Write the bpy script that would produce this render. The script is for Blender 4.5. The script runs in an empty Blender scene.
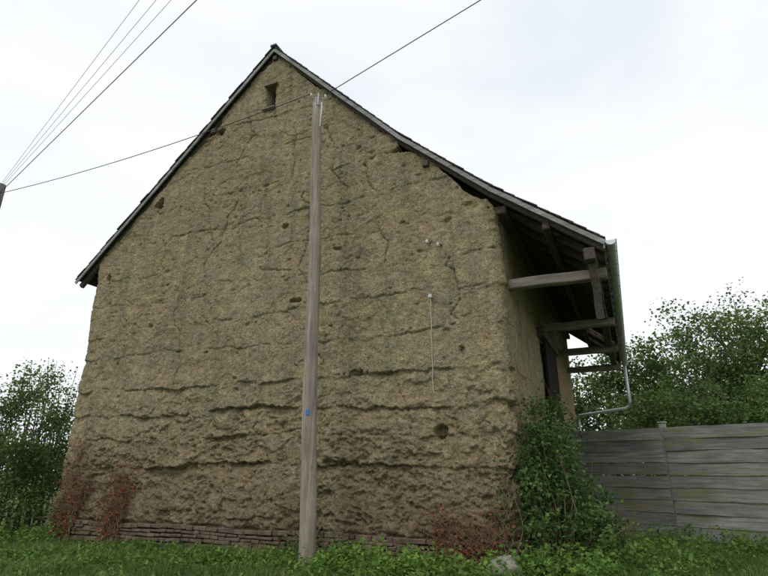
import bpy, math, random
import numpy as np
from mathutils import Vector
random.seed(7); rng=np.random.default_rng(11)
scene=bpy.context.scene

# ---------------------------------------------------------------- helpers
def perlin(x,y,seed=0):
    r=np.random.default_rng(seed); perm=r.permutation(256); ang=r.random(256)*2*np.pi
    gx=np.cos(ang); gy=np.sin(ang)
    x=np.asarray(x,float); y=np.asarray(y,float)
    xi=np.floor(x).astype(int); yi=np.floor(y).astype(int)
    xf=x-xi; yf=y-yi
    def g(ix,iy,dx,dy):
        h=perm[(perm[ix&255]+iy)&255]
        return gx[h]*dx+gy[h]*dy
    u=xf*xf*xf*(xf*(xf*6-15)+10); v=yf*yf*yf*(yf*(yf*6-15)+10)
    a=g(xi,yi,xf,yf); b=g(xi+1,yi,xf-1,yf); c=g(xi,yi+1,xf,yf-1); d=g(xi+1,yi+1,xf-1,yf-1)
    return ((a*(1-u)+b*u)*(1-v)+(c*(1-u)+d*u)*v)*1.5
def fbm(x,y,seed=0,oct=4,gain=.5):
    o=0;a=1
    for i in range(oct):
        o=o+a*perlin(x*2**i,y*2**i,seed+i*17); a*=gain
    return o
def sst(a,b,x):
    t=np.clip((x-a)/(b-a),0,1); return t*t*(3-2*t)

def link(o,parent=None):
    scene.collection.objects.link(o)
    if parent: o.parent=parent
    return o
def empty(name,loc=(0,0,0),rz=0):
    e=bpy.data.objects.new(name,None); e.location=loc; e.rotation_euler=(0,0,rz); e.empty_display_size=.3
    return link(e)
class MB:
    def __init__(s): s.v=[]; s.f=[]; s.m=[]
    def add(s,vs,fs,m=0):
        n=len(s.v); s.v+= [tuple(v) for v in vs]; s.f+=[tuple(i+n for i in f) for f in fs]; s.m+=[m]*len(fs)
    def box(s,p0,p1,w,h,m=0,up=(0,0,1),jit=0,sub=1):
        p0=Vector(p0);p1=Vector(p1);a=(p1-p0).normalized();up=Vector(up)
        b=a.cross(up).normalized(); c=b.cross(a).normalized()
        vs=[]
        for i in range(sub+1):
            q=p0.lerp(p1,i/sub)
            jj=Vector((random.uniform(-jit,jit),random.uniform(-jit,jit),random.uniform(-jit,jit)))
            for sx,sz in((-1,-1),(1,-1),(1,1),(-1,1)):
                vs.append(q+jj+b*(sx*w/2)+c*(sz*h/2))
        fs=[]
        for i in range(sub):
            o=4*i
            for j in range(4):
                k=(j+1)%4
                fs.append((o+j,o+k,o+4+k,o+4+j))
        fs.append((3,2,1,0)); o=4*sub; fs.append((o,o+1,o+2,o+3))
        s.add(vs,fs,m)
    def tube(s,pts,rad,n=8,m=0,cap=True):
        pts=[Vector(p) for p in pts]
        if not hasattr(rad,'__len__'): rad=[rad]*len(pts)
        vs=[];fs=[]
        ref=Vector((.3,.2,1))
        for i,p in enumerate(pts):
            t=(pts[min(i+1,len(pts)-1)]-pts[max(i-1,0)]).normalized()
            r=ref if abs(t.dot(ref.normalized()))<.97 else Vector((1,0,0))
            if abs(t.z)>.9: r=Vector((1,0,0))
            b=t.cross(r).normalized(); c=b.cross(t)
            for j in range(n):
                a=2*math.pi*j/n
                vs.append(p+(b*math.cos(a)+c*math.sin(a))*rad[i])
        for i in range(len(pts)-1):
            for j in range(n):
                k=(j+1)%n
                fs.append((i*n+j,i*n+k,(i+1)*n+k,(i+1)*n+j))
        if cap:
            fs.append(tuple(range(n))[::-1]); fs.append(tuple((len(pts)-1)*n+j for j in range(n)))
        s.add(vs,fs,m)
    def obj(s,name,mats,parent=None,smooth=False,bevel=0,loc=None):
        me=bpy.data.meshes.new(name); me.from_pydata(s.v,[],s.f)
        for m in mats: me.materials.append(m)
        me.polygons.foreach_set('material_index',s.m)
        if smooth: me.polygons.foreach_set('use_smooth',[True]*len(s.f))
        me.update(); o=bpy.data.objects.new(name,me); link(o,parent)
        if loc: o.location=loc
        if bevel:
            b=o.modifiers.new('b','BEVEL'); b.width=bevel; b.segments=1; b.limit_method='ANGLE'
        return o
def np_mesh(name,V,F,mats,parent=None,col=None,smooth=False,midx=None):
    me=bpy.data.meshes.new(name)
    me.vertices.add(len(V)); me.vertices.foreach_set('co',np.asarray(V,np.float32).ravel())
    me.loops.add(F.size); me.loops.foreach_set('vertex_index',F.astype(np.int32).ravel())
    me.polygons.add(len(F)); me.polygons.foreach_set('loop_start',np.arange(0,F.size,F.shape[1],dtype=np.int32))
    for m in mats: me.materials.append(m)
    if midx is not None: me.polygons.foreach_set('material_index',midx.astype(np.int32))
    me.polygons.foreach_set('use_smooth',np.full(len(F),smooth))
    me.update(calc_edges=True); me.validate()
    if col is not None:
        at=me.attributes.new('var','FLOAT','POINT'); at.data.foreach_set('value',col.astype(np.float32))
    o=bpy.data.objects.new(name,me); link(o,parent); return o

# ---- node helpers
def mat(name):
    m=bpy.data.materials.new(name); m.use_nodes=True; nt=m.node_tree
    return m,nt,nt.nodes['Principled BSDF'],nt.nodes['Material Output']
def N(nt,t,**k):
    n=nt.nodes.new(t)
    for a,b in k.items(): setattr(n,a,b)
    return n
def coords(nt,scale=(1,1,1),kind='Object'):
    tc=N(nt,'ShaderNodeTexCoord'); mp=N(nt,'ShaderNodeMapping'); mp.inputs['Scale'].default_value=scale
    nt.links.new(tc.outputs[kind],mp.inputs['Vector']); return mp.outputs[0]
def noise(nt,vec,scale,detail=5,rough=.55,dist=0):
    n=N(nt,'ShaderNodeTexNoise'); n.inputs['Scale'].default_value=scale; n.inputs['Detail'].default_value=detail
    n.inputs['Roughness'].default_value=rough; n.inputs['Distortion'].default_value=dist
    nt.links.new(vec,n.inputs['Vector']); return n.outputs['Fac']
def ramp(nt,fac,stops):
    r=N(nt,'ShaderNodeValToRGB'); e=r.color_ramp.elements
    while len(e)<len(stops): e.new(.5)
    for i,(p,c) in enumerate(stops):
        e[i].position=p
        if not hasattr(c,'__len__'): c=(c,c,c)
        e[i].color=(*c,1)
    nt.links.new(fac,r.inputs[0]); return r.outputs[0]
def mix(nt,fac,a,b,mode='MIX'):
    m=N(nt,'ShaderNodeMix',data_type='RGBA',blend_type=mode)
    for s,i in((fac,0),(a,6),(b,7)):
        if isinstance(s,bpy.types.NodeSocket): nt.links.new(s,m.inputs[i])
        elif hasattr(s,'__len__'): m.inputs[i].default_value=(*s,1)
        else: m.inputs[i].default_value=s
    return m.outputs[2]
def bump(nt,h,strength,dist,normal=None):
    b=N(nt,'ShaderNodeBump'); b.inputs['Strength'].default_value=strength; b.inputs['Distance'].default_value=dist
    nt.links.new(h,b.inputs['Height'])
    if normal: nt.links.new(normal,b.inputs['Normal'])
    return b.outputs[0]
def math_(nt,op,a,b=None):
    m=N(nt,'ShaderNodeMath',operation=op)
    for i,s in enumerate((a,b)):
        if s is None: continue
        if isinstance(s,bpy.types.NodeSocket): nt.links.new(s,m.inputs[i])
        else: m.inputs[i].default_value=s
    return m.outputs[0]

# ---------------------------------------------------------------- materials
def cob_material():
    m,nt,b,_=mat('cob_earth'); v=coords(nt)
    big=noise(nt,v,.5,4,.65,.3)
    c=ramp(nt,big,[(.3,(.265,.218,.130)),(.5,(.33,.27,.158)),(.7,(.385,.315,.178))])
    med=noise(nt,v,2.4,5,.7)
    c=mix(nt,ramp(nt,med,[(.4,0),(.62,.8)]),c,(.25,.225,.165))
    c=mix(nt,ramp(nt,med,[(.30,.6),(.42,0)]),c,(.41,.355,.245))
    li=noise(nt,coords(nt,(1,1,.45)),1.1,6,.72,.5)
    c=mix(nt,ramp(nt,li,[(.51,0),(.66,.55)]),c,(.23,.225,.118))
    st=noise(nt,coords(nt,(2.2,2.2,.26)),1.3,5,.7)
    c=mix(nt,ramp(nt,st,[(.51,0),(.68,.65)]),c,(.145,.135,.098))
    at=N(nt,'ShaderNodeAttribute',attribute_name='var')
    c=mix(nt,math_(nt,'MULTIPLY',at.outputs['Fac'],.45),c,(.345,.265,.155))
    sp=N(nt,'ShaderNodeSeparateXYZ'); tc=N(nt,'ShaderNodeTexCoord'); nt.links.new(tc.outputs['Object'],sp.inputs[0])
    zz=math_(nt,'ADD',sp.outputs[2],math_(nt,'MULTIPLY',med,2.4))
    low=N(nt,'ShaderNodeMapRange'); low.inputs[1].default_value=3.3; low.inputs[2].default_value=1.1
    low.inputs[3].default_value=0; low.inputs[4].default_value=.8; nt.links.new(zz,low.inputs[0])
    c=mix(nt,low.outputs[0],c,(.168,.128,.078))
    fine=noise(nt,v,30,4,.75)
    c=mix(nt,.85,c,ramp(nt,fine,[(.32,.25),(.5,.5),(.68,.76)]),'OVERLAY')
    f2=noise(nt,v,8,4,.72)
    c=mix(nt,.75,c,ramp(nt,f2,[(.33,.33),(.67,.66)]),'OVERLAY')
    vo=N(nt,'ShaderNodeTexVoronoi'); vo.inputs['Scale'].default_value=24; nt.links.new(v,vo.inputs['Vector'])
    sc=N(nt,'ShaderNodeSeparateColor'); nt.links.new(vo.outputs['Color'],sc.inputs[0])
    cell=ramp(nt,vo.outputs['Distance'],[(.14,1),(.3,0)])
    pebsel=ramp(nt,sc.outputs[0],[(.84,0),(.86,1)])
    pitsel=ramp(nt,sc.outputs[1],[(.66,0),(.70,1)])
    peb=mix(nt,1,cell,pebsel,'MULTIPLY'); pit=mix(nt,1,cell,pitsel,'MULTIPLY')
    c=mix(nt,math_(nt,'MULTIPLY',peb,.7),c,(.42,.38,.31))
    hgt=math_(nt,'MULTIPLY',f2,.038)
    hgt=math_(nt,'ADD',hgt,math_(nt,'MULTIPLY',fine,.030))
    hgt=math_(nt,'ADD',hgt,math_(nt,'MULTIPLY',pit,-.024))
    hgt=math_(nt,'ADD',hgt,math_(nt,'MULTIPLY',peb,.010))
    nt.links.new(c,b.inputs['Base Color']); nt.links.new(bump(nt,hgt,1.0,1.0),b.inputs['Normal'])
    b.inputs['Roughness'].default_value=.95; b.inputs['Specular IOR Level'].default_value=.0
    return m
def wood_material(name,dark,light,green=None,axis=0,gs=0.0,rough=.85,var=.6):
    m,nt,b,_=mat(name)
    sc=[14,14,14]; sc[axis]=.9
    tc=N(nt,'ShaderNodeTexCoord'); oi=N(nt,'ShaderNodeObjectInfo')
    ad=N(nt,'ShaderNodeVectorMath',operation='ADD'); cx=N(nt,'ShaderNodeCombineXYZ')
    r10=math_(nt,'MULTIPLY',oi.outputs['Random'],37.0)
    nt.links.new(r10,cx.inputs[0]); nt.links.new(r10,cx.inputs[1]); nt.links.new(r10,cx.inputs[2])
    nt.links.new(tc.outputs['Object'],ad.inputs[0]); nt.links.new(cx.outputs[0],ad.inputs[1])
    mp=N(nt,'ShaderNodeMapping'); mp.inputs['Scale'].default_value=sc; nt.links.new(ad.outputs[0],mp.inputs[0])
    g=noise(nt,mp.outputs[0],1.6,6,.7,.4)
    c=ramp(nt,g,[(.3,dark),(.66,light)])
    n2=noise(nt,ad.outputs[0],1.7,4,.6)
    c=mix(nt,.6,c,ramp(nt,n2,[(.3,.34),(.7,.64)]),'OVERLAY')
    c=mix(nt,var,c,ramp(nt,oi.outputs['Random'],[(0,.33),(1,.66)]),'OVERLAY')
    if green:
        mp2=N(nt,'ShaderNodeMapping'); s2=[2.6]*3; s2[axis]=.6; mp2.inputs['Scale'].default_value=s2; nt.links.new(ad.outputs[0],mp2.inputs[0])
        gn=noise(nt,mp2.outputs[0],1.5,5,.68)
        c=mix(nt,ramp(nt,gn,[(.5-gs,0),(.64-gs,.75)]),c,green)
    nt.links.new(c,b.inputs['Base Color'])
    nt.links.new(bump(nt,g,.8,.015),b.inputs['Normal']); b.inputs['Roughness'].default_value=rough
    b.inputs['Specular IOR Level'].default_value=.15
    return m
def plain_material(name,c1,c2,scale=6,rough=.9,bstr=.4,bd=.01,metal=0):
    m,nt,b,_=mat(name); v=coords(nt); n=noise(nt,v,scale,5,.65)
    nt.links.new(ramp(nt,n,[(.3,c1),(.7,c2)]),b.inputs['Base Color'])
    nt.links.new(bump(nt,n,bstr,bd),b.inputs['Normal'])
    b.inputs['Roughness'].default_value=rough; b.inputs['Metallic'].default_value=metal
    b.inputs['Specular IOR Level'].default_value=.3
    return m
def leaf_material(name,stops,trans=.35,rough=.55):
    m,nt,b,out=mat(name)
    at=N(nt,'ShaderNodeAttribute',attribute_name='var')
    c=ramp(nt,at.outputs['Fac'],stops)
    nt.links.new(c,b.inputs['Base Color']); b.inputs['Roughness'].default_value=rough
    b.inputs['Specular IOR Level'].default_value=.25
    t=N(nt,'ShaderNodeBsdfTranslucent'); nt.links.new(c,t.inputs[0])
    mx=N(nt,'ShaderNodeMixShader'); mx.inputs[0].default_value=trans
    nt.links.new(b.outputs[0],mx.inputs[1]); nt.links.new(t.outputs[0],mx.inputs[2]); nt.links.new(mx.outputs[0],out.inputs[0])
    return m

M_cob=cob_material()
M_stone=plain_material('foundation_stone',(.065,.047,.035),(.20,.145,.105),7,.95,.9,.03)
M_slate=plain_material('slate',(.03,.032,.036),(.075,.075,.08),5,.7,.5,.01)
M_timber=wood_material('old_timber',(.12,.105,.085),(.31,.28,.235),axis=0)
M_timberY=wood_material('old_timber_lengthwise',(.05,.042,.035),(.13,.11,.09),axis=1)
M_verge=wood_material('verge_board_wood',(.15,.15,.145),(.38,.38,.37),axis=0)
M_doorway_dark=wood_material('doorway_shade_boards',(.008,.007,.006),(.022,.018,.015),axis=2)  # near-black: the doorway's darkness is put into the board colour
M_zinc=plain_material('zinc',(.42,.44,.46),(.58,.60,.62),3,.45,.1,.003,.5)
M_pole=wood_material('pole_wood',(.16,.13,.105),(.38,.33,.27),axis=2,var=0)
M_pole2=wood_material('pole_wood_dark',(.07,.065,.06),(.16,.15,.14),axis=2,var=0)
M_fence=wood_material('fence_wood',(.10,.097,.09),(.30,.295,.275),green=(.185,.20,.075),axis=0,gs=.01)
M_concrete=plain_material('concrete',(.25,.24,.22),(.4,.39,.36),8)
M_wire=plain_material('wire_rubber',(.05,.05,.055),(.08,.08,.085),5,.6)
M_wireg=plain_material('wire_aluminium',(.3,.31,.32),(.4,.41,.42),5,.5)
M_porc=plain_material('porcelain',(.5,.5,.48),(.65,.65,.62),5,.3,.05)
M_cable=plain_material('cable_sheath',(.36,.35,.31),(.48,.47,.42),5,.6,.05)
M_steel=plain_material('galvanised_steel',(.25,.26,.27),(.42,.43,.44),8,.5,.1,.003,.5)
M_blue=plain_material('blue_plastic',(.03,.16,.42),(.05,.2,.5),5,.5)
M_bark=plain_material('bark',(.05,.042,.03),(.14,.12,.09),9,.95,.8,.03)
M_rock=plain_material('boulder_rock',(.17,.16,.13),(.30,.285,.24),6,.95,.8,.02)
M_deadstem=plain_material('dead_stem',(.12,.08,.05),(.26,.19,.12),9,.9)
M_leaf=leaf_material('leaves_hedgerow',[(0,(.03,.058,.015)),(.5,(.085,.145,.036)),(1,(.20,.28,.08))],.4)
M_leaf2=leaf_material('leaves_tree',[(0,(.032,.06,.016)),(.5,(.095,.155,.04)),(1,(.22,.29,.085))],.4)
M_ivy=leaf_material('leaves_shrub',[(0,(.025,.055,.015)),(.5,(.07,.135,.034)),(1,(.18,.28,.075))],.35)
M_weed=leaf_material('leaves_weed',[(0,(.045,.10,.018)),(.5,(.12,.22,.04)),(1,(.22,.35,.07))],.38)
M_grass=leaf_material('grass_blades',[(0,(.05,.09,.02)),(.5,(.12,.19,.045)),(.85,(.2,.28,.075)),(1,(.38,.35,.18))],.38)
M_dead=leaf_material('leaves_dead',[(0,(.12,.038,.018)),(.5,(.25,.09,.04)),(1,(.36,.18,.08))],.25,.8)
M_straw=leaf_material('straw',[(0,(.2,.16,.09)),(1,(.42,.36,.22))],.3,.8)

# ---------------------------------------------------------------- ground
def gz(x,y):
    x=np.asarray(x,float); y=np.asarray(y,float)
    near=1-sst(25,60,np.hypot(x,y))
    return (-.17-.10*sst(-3,-8,x)-.45*(1-sst(1.5,7.5,y))+ .04*fbm(x*.45,y*.45,3,3))*near
g1=np.concatenate([-np.geomspace(900,14,26),np.linspace(-13.5,13.5,136),np.geomspace(14,900,26)])
g2=np.concatenate([-np.geomspace(900,3,20),np.linspace(-2,20,111),np.geomspace(21,900,26)])
X,Y=np.meshgrid(g1,g2,indexing='ij'); V=np.stack([X,Y,gz(X,Y)],-1).reshape(-1,3)
ny=len(g2); I=np.arange(len(g1)-1)[:,None]*ny+np.arange(ny-1)[None,:]
F=np.stack([I,I+ny,I+ny+1,I+1],-1).reshape(-1,4)
m,nt,b,_=mat('ground_grass'); v=coords(nt)
n1=noise(nt,v,1.2,4,.6); n2=noise(nt,v,14,4,.7)
c=ramp(nt,n1,[(.3,(.05,.085,.022)),(.55,(.085,.13,.033)),(.75,(.12,.125,.055))])
c=mix(nt,.6,c,ramp(nt,n2,[(.3,.3),(.7,.68)]),'OVERLAY')
nt.links.new(c,b.inputs['Base Color']); nt.links.new(bump(nt,n2,.8,.05),b.inputs['Normal']); b.inputs['Roughness'].default_value=.95
np_mesh('ground',V,F,[m],smooth=True)

# ---------------------------------------------------------------- barn (local: x along gable, y back, z up)
RZ=math.atan2(-.409,.9125)
barn=empty('cob_barn',(-7.06,12.22,0),RZ)
W=9.87; LEN=10.4; ZB=-.45
prof=[(-.50,5.55),(4.94,10.62),(8.08,7.33),(9.76,5.80),(11.46,4.48)]
px=[p[0] for p in prof]; pz=[p[1] for p in prof]
def roofz(s): return np.interp(s,px,pz)
cols=[]
for y in np.arange(LEN,.3,-.2): cols.append((0,y,-1,0,-y))
r=.22; ST=.018
for a in np.linspace(0,math.pi/2,10):
    cols.append((r-r*math.cos(a),r-r*math.sin(a),-math.cos(a),-math.sin(a),-.2+.42*a/(math.pi/2)))
for s in np.arange(.24,W-.23,ST): cols.append((s,0,0,-1,s))
for a in np.linspace(0,math.pi/2,16):
    cols.append((W-r+r*math.sin(a),r-r*math.cos(a),math.sin(a),-math.cos(a),W-.22+.4*a/(math.pi/2)))
y=.25
while y<LEN:
    cols.append((W,y,1,0,W+y)); y+=.03 if y<2 else .05
cols.append((W,LEN,1,0,W+LEN))
C=np.array(cols); nc=len(C)
zs=np.arange(ZB,10.7,ST); nr=len(zs)
S=C[:,4][:,None]*np.ones(nr)[None,:]; Z0=np.ones(nc)[:,None]*zs[None,:]
gap=.09+.10*sst(-.2,.6,fbm(C[:,4]*1.1,C[:,4]*0,5,3))+.03*fbm(C[:,4]*6,C[:,4]*0,8,2)
gap+= .16*np.exp(-((C[:,4]-9.3)/.5)**2)+.16*np.exp(-((C[:,4]-8.15)/.13)**2)+.14*np.exp(-((C[:,4]-3.35)/.25)**2)+.13*np.exp(-((C[:,4]-1.95)/.15)**2)
top=np.where(C[:,4]<0,roofz(0.0)-.2,np.where(C[:,4]>W,roofz(W)-.28,roofz(C[:,4])-gap-.03))
top=np.where((C[:,4]>W-.3)&(C[:,4]<=W+.3),np.minimum(roofz(np.minimum(C[:,4],W))-.25,5.62),top)
Z=np.minimum(Z0,top[:,None])
Sw=S+.12*fbm(S*.9,Z*.9,401,3); Zw=Z+.10*fbm(S*.8,Z*.8,402,3)
h=.06*fbm(S*.45,Z*.45,21,3)
joints=[(.40,.03,.3),(1.22,.085,.9),(1.72,.04,.45),(2.22,.07,.85),(2.74,.055,.75),(3.42,.022,.4),(4.08,.024,.55),(4.75,.018,.38),(5.45,.016,.35),(6.2,.026,.62),(7.0,.016,.38),(7.9,.020,.45),(8.8,.014,.3)]
for i,(zj,A,cov) in enumerate(joints):
    line=zj+.15*perlin(S*.3,S*0+i*3.1,40+i)+.07*perlin(S*1.4,S*0+i,60+i)+.035*perlin(S*4,S*0+i,90+i)+.02*perlin(S*13,S*0+i,95+i)
    dz=Z-line
    pm=sst(-.25,.30,perlin(S*.5,S*0+i*7.7,120+i)+.8*perlin(S*2.2,S*0+i*7.7,150+i)+(cov-.62))
    am=A*(.6+.9*np.clip(.5+perlin(S*1.1,S*0+i*2.2,190+i),0,1.3))
    wd=(.10 if zj<3 else .045)*(.6+1.2*np.clip(.5+perlin(S*.8,S*0+i*4.2,197+i),0,1))
    up=np.exp(-np.clip(dz,0,9)/.2)*(dz>=0)
    dn=np.exp(-np.clip(-dz,0,9)/wd)*(dz<0)
    h+=am*pm*(.45*up-.9*dn)
    h-=.034*np.exp(-(dz/.013)**2)*sst(-.05,.35,perlin(S*1.1,S*0+i*5.3,170+i)+.8*perlin(S*4,S*0+i*5.3,175+i)-.02)
lowm=1-sst(1.4,3.2,Z+.6*perlin(S*.7,Z*.7,5))
rough=.32+.72*lowm
rough*=.7+.9*sst(-.2,.4,fbm(S*.5,Z*.6,55,2))
cl=fbm(Sw*3.1,Zw*3.6,201,5,.6)
h+=rough*(.024*cl+.014*fbm(S*14,Z*14,251,3,.7))
bl=np.abs(fbm(Sw*4.5+3,Zw*5.2,231,4,.6)); h+=rough*(.020*bl-.010)
pa=fbm(Sw*.8,Zw*1.2,301,5,.6)
h-=(.016+.02*lowm)*sst(.24,.29,pa)
pb=fbm(Sw*1.4,Zw*2.4,341,4,.6)
h-=.042*sst(.20,.26,pb)*lowm
pc=fbm(Sw*3.3,Zw*4.4,361,4,.6)
h-=(.010+.01*lowm)*sst(.34,.39,pc)
h-=.07*(1-sst(.16,.24,Z+.05*perlin(S*2,S*0,9)))
cs=C[:,4]
def window(s0,s1,z0,z1):
    i0=np.searchsorted(cs,s0); i1=np.searchsorted(cs,s1); j0=max(0,int((z0-ZB)/ST)); j1=min(nr,int((z1-ZB)/ST)+2); return i0,i1,j0,j1
def hole(s0,z0,rs,rz_,d,sharp=.4,ns=1):
    i0,i1,j0,j1=window(s0-rs*1.6,s0+rs*1.6,z0-rz_*1.6,z0+rz_*1.6)
    if i1<=i0 or j1<=j0: return
    ss=S[i0:i1,j0:j1]; zz=Z[i0:i1,j0:j1]
    q=np.sqrt(((ss-s0)/rs)**2+((zz-z0)/rz_)**2)+ns*(.7*perlin(ss*9,zz*9,7)+.35*perlin(ss*22,zz*22,8))
    h[i0:i1,j0:j1]-=d*(1-sst(1-sharp,1.0,q))
def crack(pts,w,d):
    for (s0,z0),(s1,z1) in zip(pts,pts[1:]):
        i0,i1,j0,j1=window(min(s0,s1)-.1,max(s0,s1)+.1,min(z0,z1)-.1,max(z0,z1)+.1)
        if i1<=i0 or j1<=j0: continue
        ss=S[i0:i1,j0:j1]; zz=Z[i0:i1,j0:j1]; L2=(s1-s0)**2+(z1-z0)**2+1e-9
        t=np.clip(((ss-s0)*(s1-s0)+(zz-z0)*(z1-z0))/L2,0,1)
        dd=np.hypot(ss-s0-t*(s1-s0),zz-z0-t*(z1-z0))
        h[i0:i1,j0:j1]-=d*np.exp(-(dd/w)**2)*.6
rs=random.Random(5)
for _ in range(420):
    s0=rs.uniform(0,W+2); z0=rs.uniform(.4,9.5)
    if rs.random()<.6:
        zj=rs.choice(joints)[0]; z0=zj+rs.gauss(-.03,.08)
    a=rs.uniform(.018,.045); hole(s0,z0,a*rs.uniform(1,2.4),a*rs.uniform(.7,1.1),rs.uniform(.02,.05),.7)
for s0,z0,a,b_,d in [(8.08,7.02,.16,.10,.3),(3.5,8.75,.13,.12,.2),(1.85,7.15,.12,.16,.35),(.5,5.5,.09,.08,.15),(5.85,4.25,.16,.06,.13),(5.5,5.9,.12,.04,.1),(3.8,3.4,.1,.04,.08),(6.7,5.2,.09,.04,.08),(9.1,3.0,.06,.05,.08),(7.2,2.75,.2,.05,.1),(4.3,1.7,.3,.05,.07),(6.9,1.25,.35,.06,.09)]:
    hole(s0,z0,a,b_,d)
hole(8.70,1.73,.12,.13,.22,.2,.3)
def walk(s,z,ds,dz,n,j=.06):
    p=[(s,z)]
    for _ in range(n):
        s+=ds+rs.gauss(0,j); z+=dz+rs.gauss(0,j*.6); p.append((s,z))
    return p
for a in [(5.6,8.4,.0,-.13,12),(4.3,8.9,-.02,-.12,10),(6.6,7.4,.03,-.12,9),(5.95,6.6,.0,-.13,22),(3.2,7.3,.03,-.12,12),(6.4,4.1,.0,-.12,12),(7.6,5.6,-.02,-.12,8),(2.1,6.2,.02,-.12,12),(8.9,4.7,.0,-.12,9),(5.2,2.6,.0,-.12,9),(8.0,2.5,.03,-.12,7),(3.1,3.3,.0,-.12,6),(1.2,4.6,.02,-.12,8),(6.3,8.1,.09,-.08,8),(4.9,5.1,.1,-.05,8),(3.0,8.5,.10,.09,8),(4.2,6.8,-.04,-.11,12),(2.7,5.0,.03,-.12,9),(7.3,6.9,.05,-.1,7)]:
    crack(walk(*a),.014,.065)
slit=(S>4.74)&(S<4.98)&(Z>9.0)&(Z<9.62)&(C[:,1]==0)[:,None]
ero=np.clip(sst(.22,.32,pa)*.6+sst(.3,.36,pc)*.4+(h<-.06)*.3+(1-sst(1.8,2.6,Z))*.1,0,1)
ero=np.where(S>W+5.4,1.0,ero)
h=np.where(slit,-.4,h); h=np.where((S>W+.4),h*.5,h)
V=np.stack([C[:,0][:,None]+C[:,2][:,None]*h, C[:,1][:,None]+C[:,3][:,None]*h, Z+.012*perlin(S*9,Z*9,77)],-1).reshape(-1,3)
I=(np.arange(nc-1)[:,None]*nr+np.arange(nr-1)[None,:]).ravel()
F=np.stack([I,I+nr,I+nr+1,I+1],-1)
op=(slit).ravel(); Zf=Z0.ravel(); tf=np.repeat(top,nr)
kill=op[F].all(1)|((Zf[F]-tf[F])>=0).all(1)
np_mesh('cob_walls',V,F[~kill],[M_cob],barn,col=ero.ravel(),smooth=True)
mb=MB(); mb.add([(0,LEN,ZB),(W,LEN,ZB),(W,LEN,5.5),(4.94,LEN,10.4),(0,LEN,5.9)],[(0,1,2,3,4)])
mb.add([(.15,.4,.02),(W-.15,.4,.02),(W-.15,LEN-.05,.02),(.15,LEN-.05,.02)],[(0,1,2,3)])
mb.obj('back_gable_wall',[M_cob],barn)
# foundation stones
mb=MB(); R=random.Random(9)
def stones(x0,x1,fn):
    z=-.42
    while z<.15:
        hh=R.uniform(.055,.10); x=x0+R.uniform(-.1,0)
        while x<x1:
            w=R.uniform(.10,.34); d=R.uniform(.02,.05); h2=hh*R.uniform(.8,1.0)
            cx=x+w/2; zc=z+hh/2+.015*math.sin(cx*2+z*9)+R.uniform(-.005,.005)
            p=[]
            for sx in(-1,1):
                for sy in(0,1):
                    for sz in(-1,1):
                        p.append(fn(cx+sx*(w/2-.005)+R.uniform(-.010,.008),(.0-d+R.uniform(-.01,.01) if sy==0 else .3),zc+sz*(h2/2-.003)+R.uniform(-.008,.008)))
            mb.add(p,[(0,1,3,2),(4,6,7,5),(0,4,5,1),(2,3,7,6),(1,5,7,3),(0,2,6,4)])
            x+=w
        z+=hh
stones(.1,W-.1,lambda a,b_,c:(a,b_-.015,c))
stones(.1,3.8,lambda a,b_,c:(W-b_,a,c))
mb.obj('stone_foundation',[M_stone],barn,bevel=.010)

# roof: overlapping slate courses
def slope_pts(pl):
    L=[0]
    for a,b_ in zip(pl,pl[1:]): L.append(L[-1]+math.dist(a,b_))
    return L
def at(pl,L,a):
    return (float(np.interp(a,L,[p[0] for p in pl])),float(np.interp(a,L,[p[1] for p in pl])))
mb=MB(); R=random.Random(3)
def courses(pl,overh):
    L=slope_pts(pl); a=0; tot=L[-1]
    while a<tot:
        b_=min(a+.30,tot+.02); p0=at(pl,L,a); p1=at(pl,L,min(b_,tot))
        dx,dz=p1[0]-p0[0],p1[1]-p0[1]; l=math.hypot(dx,dz) or 1
        nx,nz=-dz/l,dx/l
        if nz<0: nx,nz=-nx,-nz
        t=.014
        segs=[(-.14+R.uniform(-.018,.018),LEN+.14)]
        if overh and 0.35<tot-a<1.3: segs=[(segs[0][0],6.9),(7.25,7.7),(8.0,8.5),(8.75,LEN+.14)]
        for y0,y1 in segs:
            up=.016
            q=[(p0[0]+nx*0,p0[1]+nz*0),(p1[0]+nx*up,p1[1]+nz*up),(p1[0]+nx*(up+t),p1[1]+nz*(up+t)),(p0[0]+nx*t,p0[1]+nz*t)]
            vs=[(x,y0,z) for x,z in q]+[(x,y1,z) for x,z in q]
            mb.add(vs,[(0,1,2,3),(7,6,5,4),(0,4,5,1),(1,5,6,2),(2,6,7,3),(3,7,4,0)])
        a+=.22
courses([prof[1],prof[0]],False); courses(prof[1:],True)
mb.box((4.94,-.16,10.645),(4.94,LEN+.16,10.645),.16,.05)
mb.obj('slate_roof',[M_slate],barn)
mb=MB()
def battens(pl,amin):
    L=slope_pts(pl); a=amin
    while a<L[-1]:
        p=at(pl,L,a); mb.box((p[0],-.11,p[1]-.018),(p[0],LEN+.1,p[1]-.018),.05,.025); a+=.22
battens(prof[1:],.1); battens([prof[1],prof[0]],.1)
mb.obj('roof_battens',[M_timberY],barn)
mb=MB()
for k in [.06]+list(np.arange(.62,LEN,.52)):
    for pl in (prof[1:],[prof[1],prof[0]]):
        for a_,b_ in zip(pl,pl[1:]):
            mb.box((a_[0],k,a_[1]-.10),(b_[0],k,b_[1]-.10),.085,.11,jit=.006,sub=3)
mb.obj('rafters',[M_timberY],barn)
mb=MB()
def verge(pl,w,off,y,th):
    for a_,b_ in zip(pl,pl[1:]):
        mb.box((a_[0],y,a_[1]-off),(b_[0],y,b_[1]-off),th,w,jit=.006,sub=5)
verge(prof[1:],.075,.062,-.105,.025); verge([prof[1],prof[0]],.075,.062,-.105,.025)
mb.obj('verge_boards',[M_verge],barn)
mb=MB()
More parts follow.
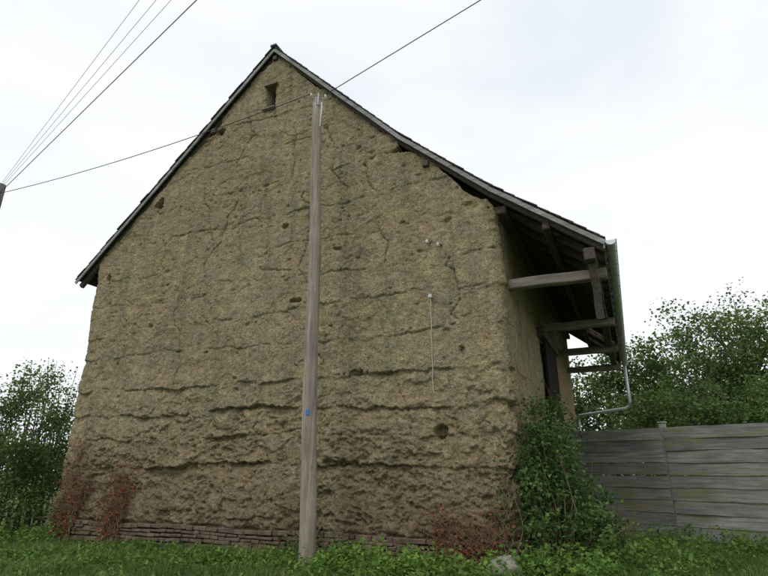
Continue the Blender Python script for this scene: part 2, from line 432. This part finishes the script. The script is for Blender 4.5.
for s_,o_ in((3.3,.28),(8.6,.29),(4.94,.26)):
    mb.box((s_,-.07,float(roofz(s_))-o_),(s_,.6,float(roofz(s_))-o_),.12,.12)
mb.obj('purlin_ends',[M_timberY],barn,bevel=.01)
mb=MB()
for i,k in enumerate((.52,3.8,6.7,9.6)):
    mb.box((W-.3,k,4.15),(W+1.56,k,4.13+(.02 if i else 0)),.17,.17,jit=.014,sub=6)
mb.obj('overhang_beams',[M_timber],barn,bevel=.015)
mb=MB()
mb.box((W+1.36,-.06,4.30),(W+1.36,LEN,4.30),.17,.2,jit=.012,sub=12)
mb.box((W+.75,-.02,4.92),(W+.75,LEN,4.90),.12,.13,jit=.01,sub=10)
mb.box((W+.02,.1,5.40),(W+.02,LEN,5.40),.2,.14,jit=.01,sub=10)
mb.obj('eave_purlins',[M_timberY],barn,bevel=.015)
mb=MB()
mb.box((W+1.37,.16,4.22),(W+1.38,.60,3.42),.15,.12,jit=.012,sub=4,up=(1,0,0))
mb.obj('hanging_brace',[M_timberY],barn,bevel=.015)
mb=MB(); mb.box((11.44,-.1,4.40),(11.44,LEN+.1,4.40),.025,.13,sub=8,jit=.003); mb.obj('fascia_board',[M_verge],barn)
# gutter
mb=MB(); gx,gzz,gr=11.54,4.42,.075
ys=np.linspace(-.18,LEN+.1,9); vs=[];fs=[];n=12
for rr in (gr,gr-.006):
    for i,y_ in enumerate(ys):
        for j in range(n+1):
            a=math.pi+math.pi*j/n
            vs.append((gx+rr*math.cos(a),y_,gzz+rr*math.sin(a)-.004*y_))
for l in range(2):
    o=l*len(ys)*(n+1)
    for i in range(len(ys)-1):
        for j in range(n):
            q=o+i*(n+1)+j; fs.append((q,q+1,q+n+2,q+n+1))
mb.add(vs,fs)
cap=[(gx+gr*math.cos(math.pi+math.pi*j/n),-.18,gzz+gr*math.sin(math.pi+math.pi*j/n)) for j in range(n+1)]
mb.add(cap,[tuple(range(n+1))])
mb.tube([(gx+gr,-.18,gzz),(gx+gr,LEN+.1,gzz-.04)],.012,6)
for k in np.arange(.2,LEN,.6): 
    pts=[(gx+(gr+.006)*math.cos(math.pi+math.pi*j/8),k,gzz+(gr+.006)*math.sin(math.pi+math.pi*j/8)-.004*k) for j in range(9)]
    mb.tube(pts,.007,5)
ye=LEN-.1
mb.tube([(gx,ye,gzz-.08),(gx,ye,3.15),(gx-.05,ye,3.02),(gx-.15,ye,2.97),(W+.12,ye,2.80),(W+.10,ye,2.6),(W+.10,ye,-.1)],.045,10)
mb.obj('gutter_and_downpipe',[M_zinc],barn,smooth=True)
mb=MB()
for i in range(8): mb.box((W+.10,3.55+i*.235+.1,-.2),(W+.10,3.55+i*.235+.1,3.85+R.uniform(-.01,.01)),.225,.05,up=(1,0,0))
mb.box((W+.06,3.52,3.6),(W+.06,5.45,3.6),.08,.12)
mb.obj('dark_doorway_panel',[M_doorway_dark],barn)  # dark boards on the uncut wall, standing in for the shaded door opening
mb=MB(); mb.box((W+.05,3.3,3.98),(W+.05,5.8,3.98),.22,.2,jit=.01,sub=4); mb.obj('door_lintel',[M_timberY],barn,bevel=.01)
mb=MB()
for s_,z_,rr in((8.60,4.97,.026),(8.80,4.88,.022),(8.63,3.95,.032)):
    mb.tube([(s_,.02,z_),(s_,-.07,z_),(s_,-.09,z_+.01)],[rr*.5,rr*.6,rr],8)
    mb.tube([(s_,-.07,z_-.03),(s_,-.07,z_+.03)],[rr,rr*.8],8)
mb.obj('wall_insulators',[M_porc],barn)
mb=MB(); pts=[(8.63+.006*math.sin(i*1.7),-.065-.008*math.sin(i),3.93-i*.1) for i in range(17)]
mb.tube(pts,.007,6); mb.obj('wall_cable',[M_cable],barn)
mb=MB(); mb.box((4.69,-.01,8.98),(5.03,-.01,8.98),.1,.035); mb.box((4.69,.0,9.64),(5.05,.0,9.64),.12,.05); mb.obj('slit_window_frame',[M_timber],barn)

# ---------------------------------------------------------------- poles
def pole(name,x,y,top,r0,r1,lx=0,ly=0,base=-.8,mt=None):
    e=empty(name,(x,y,0)); mb=MB(); n=14
    pts=[(lx*i/n+.012*math.sin(i*.9),ly*i/n+.01*math.cos(i*.7),base+(top-base)*i/n) for i in range(n+1)]
    mb.tube(pts,[r0+(r1-r0)*i/n for i in range(n+1)],24)
    mb.obj('wooden_post',[mt or M_pole],e,smooth=False)
    for p in e.children[0].data.polygons:
        if len(p.vertices)==4: p.use_smooth=True
    return e
PT=Vector((-1.265,8.50,7.84)); PB=Vector((-1.10,8.50,0))
p1=pole('utility_pole',-1.10,8.50,7.86,.130,.088,-.165,0)
mb=MB(); T=PT-PB
mb.tube([T+Vector((-.13,-.07,.02)),T+Vector((.17,-.09,-.02))],.011,6)
mb.box(T+Vector((.02,-.10,.09)),T+Vector((.02,-.10,-.18)),.055,.02,up=(1,0,0))
mb.tube([T+Vector((0,0,0)),T+Vector((0,0,.09))],.015,6)
mb.tube([T+Vector((0,0,-.16)),T+Vector((0,0,-.11))],.098,16)
mb.obj('steel_bracket',[M_steel],p1)
mb=MB()
for dx,dz in((-.12,.03),(.15,.0)):
    q=T+Vector((dx,-.09,dz)); mb.tube([q,q+Vector((0,0,.02)),q+Vector((0,0,.035)),q+Vector((0,0,.065))],[.013,.025,.018,.02],10)
q=T+Vector((.08,-.07,-.1)); mb.tube([q,q+Vector((.01,-.02,-.14)),q+Vector((0,-.03,-.33)),q+Vector((-.01,-.03,-.55))],[.015,.017,.011,.007],8)
mb.obj('insulators',[M_porc],p1)
mb=MB(); zb=1.99; fx=-.165*(zb+.8)/8.66
mb.box((fx-.02,-.131,zb-.04),(fx-.02,-.131,zb+.04),.055,.010,up=(0,1,0)); mb.obj('blue_tag',[M_blue],p1)
p2=pole('utility_pole',-10.36,12.75,8.45,.16,.12,mt=M_pole2)
mb=MB(); mb.tube([(-.1,-.1,8.1),(.12,-.14,8.12)],.02,6); mb.obj('steel_bracket',[M_steel],p2)

def wire(name,p,q,r,m,sag,n=24):
    p=Vector(p);q=Vector(q);pts=[]
    for i in range(n+1):
        t=i/n; w=p.lerp(q,t); w.z-=sag*4*t*(1-t); pts.append(w)
    mb=MB(); mb.tube(pts,r,6); mb.obj(name,[m],smooth=True)
LP=Vector((-10.25,12.62,8.12))
wire('overhead_wire',LP,PT+Vector((-.12,-.09,.09)),.009,M_wire,.16)
A=PT+Vector((.15,-.09,.07)); Q=Vector((1.58,6.8,8.49)); wire('overhead_wire',A,A+(Q-A)*5,.009,M_wire,.0)
def ext(P,Q,k): P=Vector(P);Q=Vector(Q); return P+(Q-P)*k
for (Q_,r_,m_,dz) in (((-3.05,6.7,8.4),.008,M_wire,.0),((-3.55,6.85,8.55),.004,M_wireg,.14),((-3.80,6.85,8.55),.004,M_wireg,.24),((-4.1,6.85,8.5),.004,M_wireg,.33)):
    P_=LP+Vector((0,0,dz)); wire('overhead_wire',P_,ext(P_,Q_,3.5),r_,m_,.0)

# ---------------------------------------------------------------- fence
f0=Vector((4.05,13.07,0)); fd=(Vector((7.19,10.25,0))-Vector((4.56,12.6,0))).normalized()
fence=empty('wooden_fence',f0,math.atan2(fd.y,fd.x))
R=random.Random(21)
pan=2.35
for p in range(4):
    z=-.14
    for i in range(9):
        hgt=.244+R.uniform(-.012,.006); tilt=R.uniform(-.009,.009)
        x0=p*pan+.006+R.uniform(0,.02); x1=(p+1)*pan-.006-R.uniform(0,.02)
        mb=MB(); zc=z+hgt/2; ns=10; vs=[]; ph=R.uniform(0,6)
        for j in range(ns+1):
            x=x0+(x1-x0)*j/ns-x0; w0=R.uniform(-.007,.007); w1=R.uniform(-.008,.008); yb=.014*math.sin(j*.6+ph)
            vs+=[(x,-.016+yb-.016,w0-hgt/2-.004),(x,.010+yb-.016,w0-hgt/2-.004),(x,.012+yb,w1+hgt/2-.012),(x,-.012+yb,w1+hgt/2-.012)]
        fs=[]
        for j in range(ns):
            o=4*j
            for a in range(4): 
                b_=(a+1)%4; fs.append((o+a,o+4+a,o+4+b_,o+b_))
        fs.append((0,1,2,3)); o=4*ns; fs.append((o+3,o+2,o+1,o))
        mb.add(vs,fs); o=mb.obj('board',[M_fence],fence,bevel=.004,loc=(x0,R.uniform(-.008,.008),zc)); o.rotation_euler=(R.uniform(-.03,.03),tilt,0)
        z+=.238
for i in range(5):
    mb=MB(); xx=i*pan; hh=1.90 if i!=1 else 2.08
    mb.box((xx,.10,-.4),(xx,.10,hh),.13,.11,up=(0,1,0))
    if i==1: mb.box((xx,.10,hh),(xx,.10,hh+.035),.17,.14,up=(0,1,0))
    mb.obj('concrete_post',[M_concrete],fence,bevel=.01)

# ---------------------------------------------------------------- foliage
def leaf_geo(P,size,rg,upb=.3,asp=.34,droop=0):
    n=len(P); A_=rg.normal(size=(n,3)); A_[:,2]=A_[:,2]*.7-droop; A_/=np.linalg.norm(A_,axis=1)[:,None]
    U=rg.normal(size=(n,3)); U[:,2]+=upb*3; B=np.cross(A_,U); B/=np.linalg.norm(B,axis=1)[:,None]+1e-9; Nn=np.cross(B,A_)
    L=(size*rg.uniform(.6,1.35,n))[:,None]
    v0=P; v1=P+A_*L*.45+B*L*asp+Nn*L*.08; v2=P+A_*L; v3=P+A_*L*.45-B*L*asp+Nn*L*.08
    V=np.stack([v0,v1,v2,v3],1).reshape(-1,3); F=np.arange(4*n).reshape(-1,4); return V,F
def crown(ells,nclump,nleaf,csig,rg,squash=.75,rnoise=.25):
    vol=np.array([e[3]*e[5] for e in ells]); pr=vol/vol.sum()
    idx=rg.choice(len(ells),nclump,p=pr); E=np.array(ells)[idx]
    D=rg.normal(size=(nclump,3)); D/=np.linalg.norm(D,axis=1)[:,None]
    rad=rg.uniform(.35,1,nclump)**.5; rad*=1+rnoise*rg.normal(size=nclump)*.6
    Cc=E[:,:3]+D*E[:,3:]*rad[:,None]
    cl=rg.uniform(.5,1.5,nclump); cnt=(nleaf/nclump*cl).astype(int)+1
    ii=np.repeat(np.arange(nclump),cnt)
    P=Cc[ii]+rg.normal(size=(len(ii),3))*np.array([1,1,squash])*(csig*cl[ii])[:,None]
    var=np.clip(rg.normal(.48,.19,nclump)[ii]+rg.normal(0,.14,len(ii)),0,1)
    return P,var,Cc
def clampz(P):
    g=gz(P[:,0],P[:,1])+.02; P[:,2]=np.where(P[:,2]<g,g+np.abs(g-P[:,2])*.4,P[:,2]); return P
def tree(name,x,y,ells,nclump,nleaf,csig,lsize,material,rg,trunk_r=.16):
    e=empty(name,(x,y,0))
    P,var,Cc=crown(ells,nclump,nleaf,csig,rg); P=clampz(P)
    V,F=leaf_geo(P,lsize,rg)
    V=V-np.array([x,y,0]); np_mesh('crown',V,F,[material],e,col=np.repeat(var,4))
    mb=MB(); cz=max(q[2] for q in ells)
    tp=[(0,0,-.4),(.05,.03,cz*.3),(-.04,.05,cz*.6),(.02,0,cz*1.05)]
    mb.tube(tp,[trunk_r,trunk_r*.8,trunk_r*.55,trunk_r*.15],9)
    for c in Cc[rg.choice(len(Cc),min(46,len(Cc)),replace=False)]:
        c=c-np.array([x,y,0]); z0=min(max(cz*.25,c[2]*.55),cz); s=(0,0,z0); mid=(c[0]*.45,c[1]*.45,z0+(c[2]-z0)*.55+.1)
        mb.tube([s,mid,tuple(c)],[trunk_r*.35,trunk_r*.2,trunk_r*.05],5)
    mb.obj('trunk_and_limbs',[M_bark],e,smooth=True); return e
def sp(x,y,z,rx,ry,rz): return (x,y,z,rx,ry,rz)
rg=np.random.default_rng(5)
tree('hawthorn_tree',9.9,24,[sp(9.9,24,3.3,2.3,2,2.5),sp(8.2,25,2.8,2,2,2.4),sp(11.2,24,4.7,1.6,1.3,2.0)],170,19000,.33,.15,M_leaf2,rg)
tree('hawthorn_tree',13.2,23.5,[sp(13.2,23.5,4.6,2.4,2,2.6),sp(14.5,23.5,3,2.2,2,2.5),sp(12.2,23,2.6,1.8,1.8,2.2)],170,19000,.33,.15,M_leaf,rg)
tree('oak_tree',17.2,25,[sp(16.2,25,6.5,2.4,2,2.6),sp(18.8,25,6.3,2.4,2,2.9),sp(16.2,25,3.5,2.6,2,2.6),sp(20,25,3.3,2.4,2,3)],260,30000,.36,.15,M_leaf2,rg,.25)
tree('apple_tree',15.0,19,[sp(15.0,19,2.8,2.0,1.6,1.9),sp(13.2,19,2.1,1.5,1.3,1.4),sp(16.3,18.6,3.0,1.7,1.3,1.9)],150,19000,.25,.12,M_leaf,rg)
tree('apple_tree',10.9,19.6,[sp(10.9,19.6,2.6,1.7,1.3,1.7),sp(9.3,20,2.2,1.2,1.2,1.7)],100,12000,.25,.12,M_leaf2,rg)
P,var,Cc=crown([sp(-12.6,14.6,1.3,1.8,1.1,1.6),sp(-10.9,14.4,1.5,1.5,1.1,1.7),sp(-9.3,14.6,2.0,1.1,1,1.9),sp(-8.2,13.5,1.4,.7,.8,1.6),sp(-9.7,13.1,.6,1.0,.8,.8),sp(-11.5,13,.6,1.2,.8,.9)],340,40000,.18,rg,rnoise=.35)
P=clampz(P); V,F=leaf_geo(P,.08,rg); hed=empty('hedge',(0,0,0)); np_mesh('foliage',V,F,[M_leaf2],hed,col=np.repeat(var,4))
mb=MB(); tips=[];R=random.Random(8)
for i in range(60):
    x=R.uniform(-12.5,-8.3); y=R.uniform(13.6,15); h_=R.uniform(2.5,3.5)+(.5 if x>-9.8 else 0); lx=R.uniform(-.3,.3)
    pts=[(x+lx*t*t,y,-.3+(h_+.3)*t) for t in (0,.3,.6,.8,1)]
    mb.tube(pts,[.03,.022,.014,.009,.004],5)
    for t in np.linspace(.7,1,16): tips.append((x+lx*t*t+R.gauss(0,.05),y+R.gauss(0,.05),h_*t))
mb.obj('branches',[M_bark],hed)
T_=np.array(tips); V,F=leaf_geo(T_,.08,rg); np_mesh('twig_leaves',V,F,[M_leaf],hed,col=np.repeat(rg.uniform(.4,1,len(T_)),4))
xs=rg.uniform(-120,120,14000); hh=4.5+2.2*fbm(xs*.06,xs*0,9,4)
P=np.stack([xs,rg.uniform(72,80,len(xs)),rg.uniform(0,1,len(xs))**.7*hh],-1)
V,F=leaf_geo(P,.9,rg); np_mesh('distant_trees',V,F,[M_leaf],col=np.repeat(np.clip(rg.normal(.4,.18,len(xs)),0,1),4))

def loc2w(s,k,z): 
    c,s_=math.cos(RZ),math.sin(RZ); return (-7.06+c*s-s_*k, 12.22+s_*s+c*k, z)
def E(s,k,z,rx,ry,rz): x,y,_=loc2w(s,k,z); return (x,y,z,rx,ry,rz)
shr=empty('climbing_shrub',loc2w(W+.4,.6,0))
ells=[E(W+.34,.7,.95,.32,.45,.8),E(W+.25,1.3,1.5,.24,.55,.6),E(W+.60,1.1,.65,.38,.45,.7),E(W+.80,1.5,.45,.38,.5,.5),E(W+.22,2.6,1.6,.26,.8,.65),E(W+.22,.12,.3,.22,.3,.45),E(W+.75,.7,.15,.4,.35,.35),E(W+.10,.2,1.15,.10,.2,.6),E(W+.15,.6,1.8,.14,.35,.35)]
P,var,Cc=crown(ells,210,10500,.10,rg,rnoise=.6); P=clampz(P)
V,F=leaf_geo(P,.066,rg,droop=.4); o0=np.array(shr.location); np_mesh('foliage',V-o0,F,[M_ivy],shr,col=np.repeat(var,4))
mb=MB(); tl=[]
for c in Cc[rg.choice(len(Cc),110,replace=False)]:
    c=c-o0; b0=np.array([c[0]*.3,c[1]*.3,-.2]); mid=(b0+c)/2+rg.normal(size=3)*.08; end=c+(c-mid)*.45+rg.normal(size=3)*.08
    mb.tube([b0,mid,c,end],[.012,.008,.005,.002],5)
    for t in rg.uniform(0,1,9): tl.append(c+(end-c)*t+rg.normal(size=3)*.03)
mb.obj('stems',[M_deadstem],shr)
tl=np.array(tl); V,F=leaf_geo(tl,.06,rg,droop=.3); np_mesh('tip_leaves',V,F,[M_ivy],shr,col=np.repeat(rg.uniform(.4,1,len(tl)),4))
def climber(name,s0,width,height,nst,nl,material,seed,sg=.09,gv=.03):
    R=random.Random(seed); e=empty(name,loc2w(s0,0,0)); ox=Vector(e.location); mb=MB(); lp=[]
    for i in range(nst):
        s=s0+R.uniform(-.3,.3)*width; pts=[];H=height*R.uniform(.3,1)
        tgt=R.uniform(-1,1)*width*.5; n=10; f1=R.uniform(.7,1.6)
        for j in range(n):
            t=j/(n-1); ss=s+tgt*t+.07*math.sin(j*f1+i); p=Vector(loc2w(ss,-.06-.03*R.random()-(.05*(1-t)*R.random()),-.25+(H+.25)*t))-ox
            pts.append(p)
            if t>.1:
                for _ in range(R.randint(0,int(2*nl/nst/n)+1)): lp.append(tuple(p+Vector((R.gauss(0,sg),R.gauss(0,gv)-.01,R.gauss(0,sg)))))
        mb.tube(pts,[.009*(1-.7*j/n) for j in range(n)],5)
        for _ in range(3):
            a=R.randint(3,n-1); q=pts[a]; mb.tube([q,q+Vector((R.gauss(0,.12),-.02,R.uniform(.02,.15))),q+Vector((R.gauss(0,.2),-.03,R.uniform(.1,.25)))],[.004,.003,.0015],4)
    mb.obj('stems',[M_deadstem],e)
    V,F=leaf_geo(np.array(lp),.055,rg,droop=.5); np_mesh('leaves',V,F,[material],e,col=np.repeat(np.clip(rg.normal(.45,.25,len(lp)),0,1),4))
climber('withered_vine',.55,.75,1.8,30,800,M_dead,1,.10)
climber('withered_vine',1.95,.55,1.35,24,720,M_dead,2,.10)
climber('withered_vine',9.1,1.3,.65,40,900,M_dead,3)
climber('ivy_plant',.45,.7,.8,14,500,M_ivy,4)
climber('ivy_plant',6.3,1.0,.3,12,350,M_ivy,6)
climber('ivy_plant',9.7,.3,1.3,8,240,M_ivy,9)
def inside(x,y,mg=.05):
    dx,dy=x+7.06,y-12.22; c,s_=math.cos(RZ),math.sin(RZ); a=c*dx+s_*dy; b_=-s_*dx+c*dy
    return (a>-mg)&(a<W+mg)&(b_>-mg)&(b_<LEN)
pts=[];var=[]
def weedpatch(cx,cy,rx,ry,n,hmax,vm=.55,uni=False,mg=.1):
    for _ in range(n):
        if uni: x=cx+random.uniform(-rx,rx); y=cy+random.uniform(-ry,ry)
        else: x=cx+random.gauss(0,rx); y=cy+random.gauss(0,ry)
        if inside(x,y,mg): continue
        g=float(gz(x,y)); H=hmax*random.uniform(.3,1)**1.3; v=random.gauss(vm,.16)
        for j in range(random.randint(8,18)):
            t=random.random(); pts.append((x+random.gauss(0,.05),y+random.gauss(0,.05),g+.02+H*t)); var.append(min(1,max(0,v+.25*(t-.5)+random.gauss(0,.08))))
weedpatch(.3,7.9,.8,.3,300,.34,.62,mg=.3)
weedpatch(-.45,8.5,.3,.2,100,.36,.6,mg=.3)
weedpatch(1.7,7.5,.6,.3,190,.32,.6,mg=.25)
weedpatch(-2.5,8.8,1.2,.3,220,.15,.5,mg=.3)
weedpatch(-5.5,10.2,1.3,.35,200,.15,.45,mg=.3)
weedpatch(2.3,7.7,.35,.3,140,.45,.5)
weedpatch(3.2,8.8,.7,.6,240,.42,.45)
weedpatch(-8.2,12,1.4,.7,260,.4,.45)
weedpatch(5.5,10.5,1.2,.6,200,.40,.45)
weedpatch(0,8.6,9,2.0,900,.17,.5,True,.3)
P=np.array(pts); V,F=leaf_geo(P,.062,rg,upb=.9,asp=.36); np_mesh('weeds',V,F,[M_weed],col=np.repeat(np.array(var),4))
def blades(n,x0,x1,y0,y1,hm,w,material,name,dens=True):
    x=rg.uniform(x0,x1,n); y=rg.uniform(y0,y1,n); k=~inside(x,y); 
    if dens: k&=(fbm(x*1.1,y*1.1,19,3)+rg.uniform(-.3,.5,n))>-.2
    x=x[k];y=y[k];n=len(x); z=gz(x,y)-.01
    H=hm*rg.uniform(.4,1.4,n)*(1+.7*fbm(x*.8,y*.8,23,3)); th=rg.uniform(0,2*np.pi,n); ln=rg.uniform(.1,.9,n)*H; la=rg.uniform(0,2*np.pi,n)
    bx,by=np.cos(th)*w,np.sin(th)*w; dx,dy=np.cos(la)*ln,np.sin(la)*ln
    def pt(fx,hf,s): return np.stack([x+dx*fx+bx*s,y+dy*fx+by*s,z+H*hf],-1)
    V=np.stack([pt(0,0,-1),pt(0,0,1),pt(.35,.6,.75),pt(.35,.6,-.75),pt(1,.95,.1),pt(1,.95,-.1)],1).reshape(-1,3)
    b0=np.arange(n)[:,None]*6; F=np.concatenate([b0+np.array([[0,1,2,3]]),b0+np.array([[3,2,4,5]])],0)
    v=np.clip(rg.normal(.45,.22,n)+.4*fbm(x*.7,y*.7,31,2),0,1)
    np_mesh(name,V,F,[material],col=np.repeat(v,6))
blades(80000,-11,9,6.6,13.5,.13,.0055,M_grass,'grass')
blades(12000,-14,14,12,24,.28,.01,M_grass,'long_grass')
x0,y0=3.75,9.4
mb=MB(); R=random.Random(14)
for i in range(50):
    a=R.uniform(0,6.28); l=R.uniform(.35,1.0); bx=x0+R.gauss(0,.12); by=y0+R.gauss(0,.12)
    mb.tube([(bx,by,-.2),(bx+.3*l*math.cos(a),by+.3*l*math.sin(a),l*.75-.1),(bx+.7*l*math.cos(a),by+.7*l*math.sin(a),l*.8-.1)],[.008,.007,.003],4)
mb.obj('dry_straw_tuft',[M_straw])
import bmesh
bm=bmesh.new(); bmesh.ops.create_icosphere(bm,subdivisions=4,radius=.2)
for v in bm.verts:
    n_=float(fbm(v.co.x*6+3,v.co.y*6+v.co.z*5,44,3)); v.co*=1+.22*n_; v.co.z*=.7
me=bpy.data.meshes.new('rock'); bm.to_mesh(me); bm.free(); me.materials.append(M_rock)
for p in me.polygons: p.use_smooth=True
o=bpy.data.objects.new('rock',me); o.location=(1.50,7.45,float(gz(1.50,7.45))+.14); link(o)

# ---------------------------------------------------------------- world, sun, camera
w=bpy.data.worlds.new('World'); scene.world=w; w.use_nodes=True; nt=w.node_tree
bg=nt.nodes['Background']; out=nt.nodes['World Output']
EL=math.radians(48)
sky=N(nt,'ShaderNodeTexSky'); sky.sky_type='NISHITA'; sky.sun_disc=False; sky.sun_elevation=EL; sky.sun_rotation=math.radians(215)
nt.links.new(sky.outputs[0],bg.inputs[0]); bg.inputs[1].default_value=.1
v=coords(nt,(1,1,2.2),'Generated')
cn=noise(nt,v,1.7,4,.5,.4)
cc=ramp(nt,cn,[(.34,(.80,.86,.93)),(.47,(.94,.96,.98)),(.58,(.99,.995,1.0))])
b2=N(nt,'ShaderNodeBackground'); nt.links.new(cc,b2.inputs[0]); b2.inputs[1].default_value=1.13
mx=N(nt,'ShaderNodeMixShader'); mx.inputs[0].default_value=.87
nt.links.new(bg.outputs[0],mx.inputs[1]); nt.links.new(b2.outputs[0],mx.inputs[2]); nt.links.new(mx.outputs[0],out.inputs[0])
sd=bpy.data.lights.new('sun','SUN'); sd.energy=.95; sd.angle=math.radians(16); sd.color=(1,.975,.93)
so=bpy.data.objects.new('sun',sd); link(so)
az=math.radians(215)
dirv=Vector((math.sin(az)*math.cos(EL),math.cos(az)*math.cos(EL),math.sin(EL)))
so.rotation_euler=dirv.to_track_quat('Z','Y').to_euler()
cd=bpy.data.cameras.new('camera'); cd.lens=24.98; cd.sensor_width=36; cd.clip_end=3000; cd.clip_start=.05
co=bpy.data.objects.new('camera',cd); co.location=(0,0,1.15); co.rotation_euler=(math.radians(90+18.85),0,0); link(co)
scene.camera=co
scene.view_settings.view_transform='Standard'; scene.view_settings.look='None'; scene.view_settings.exposure=0
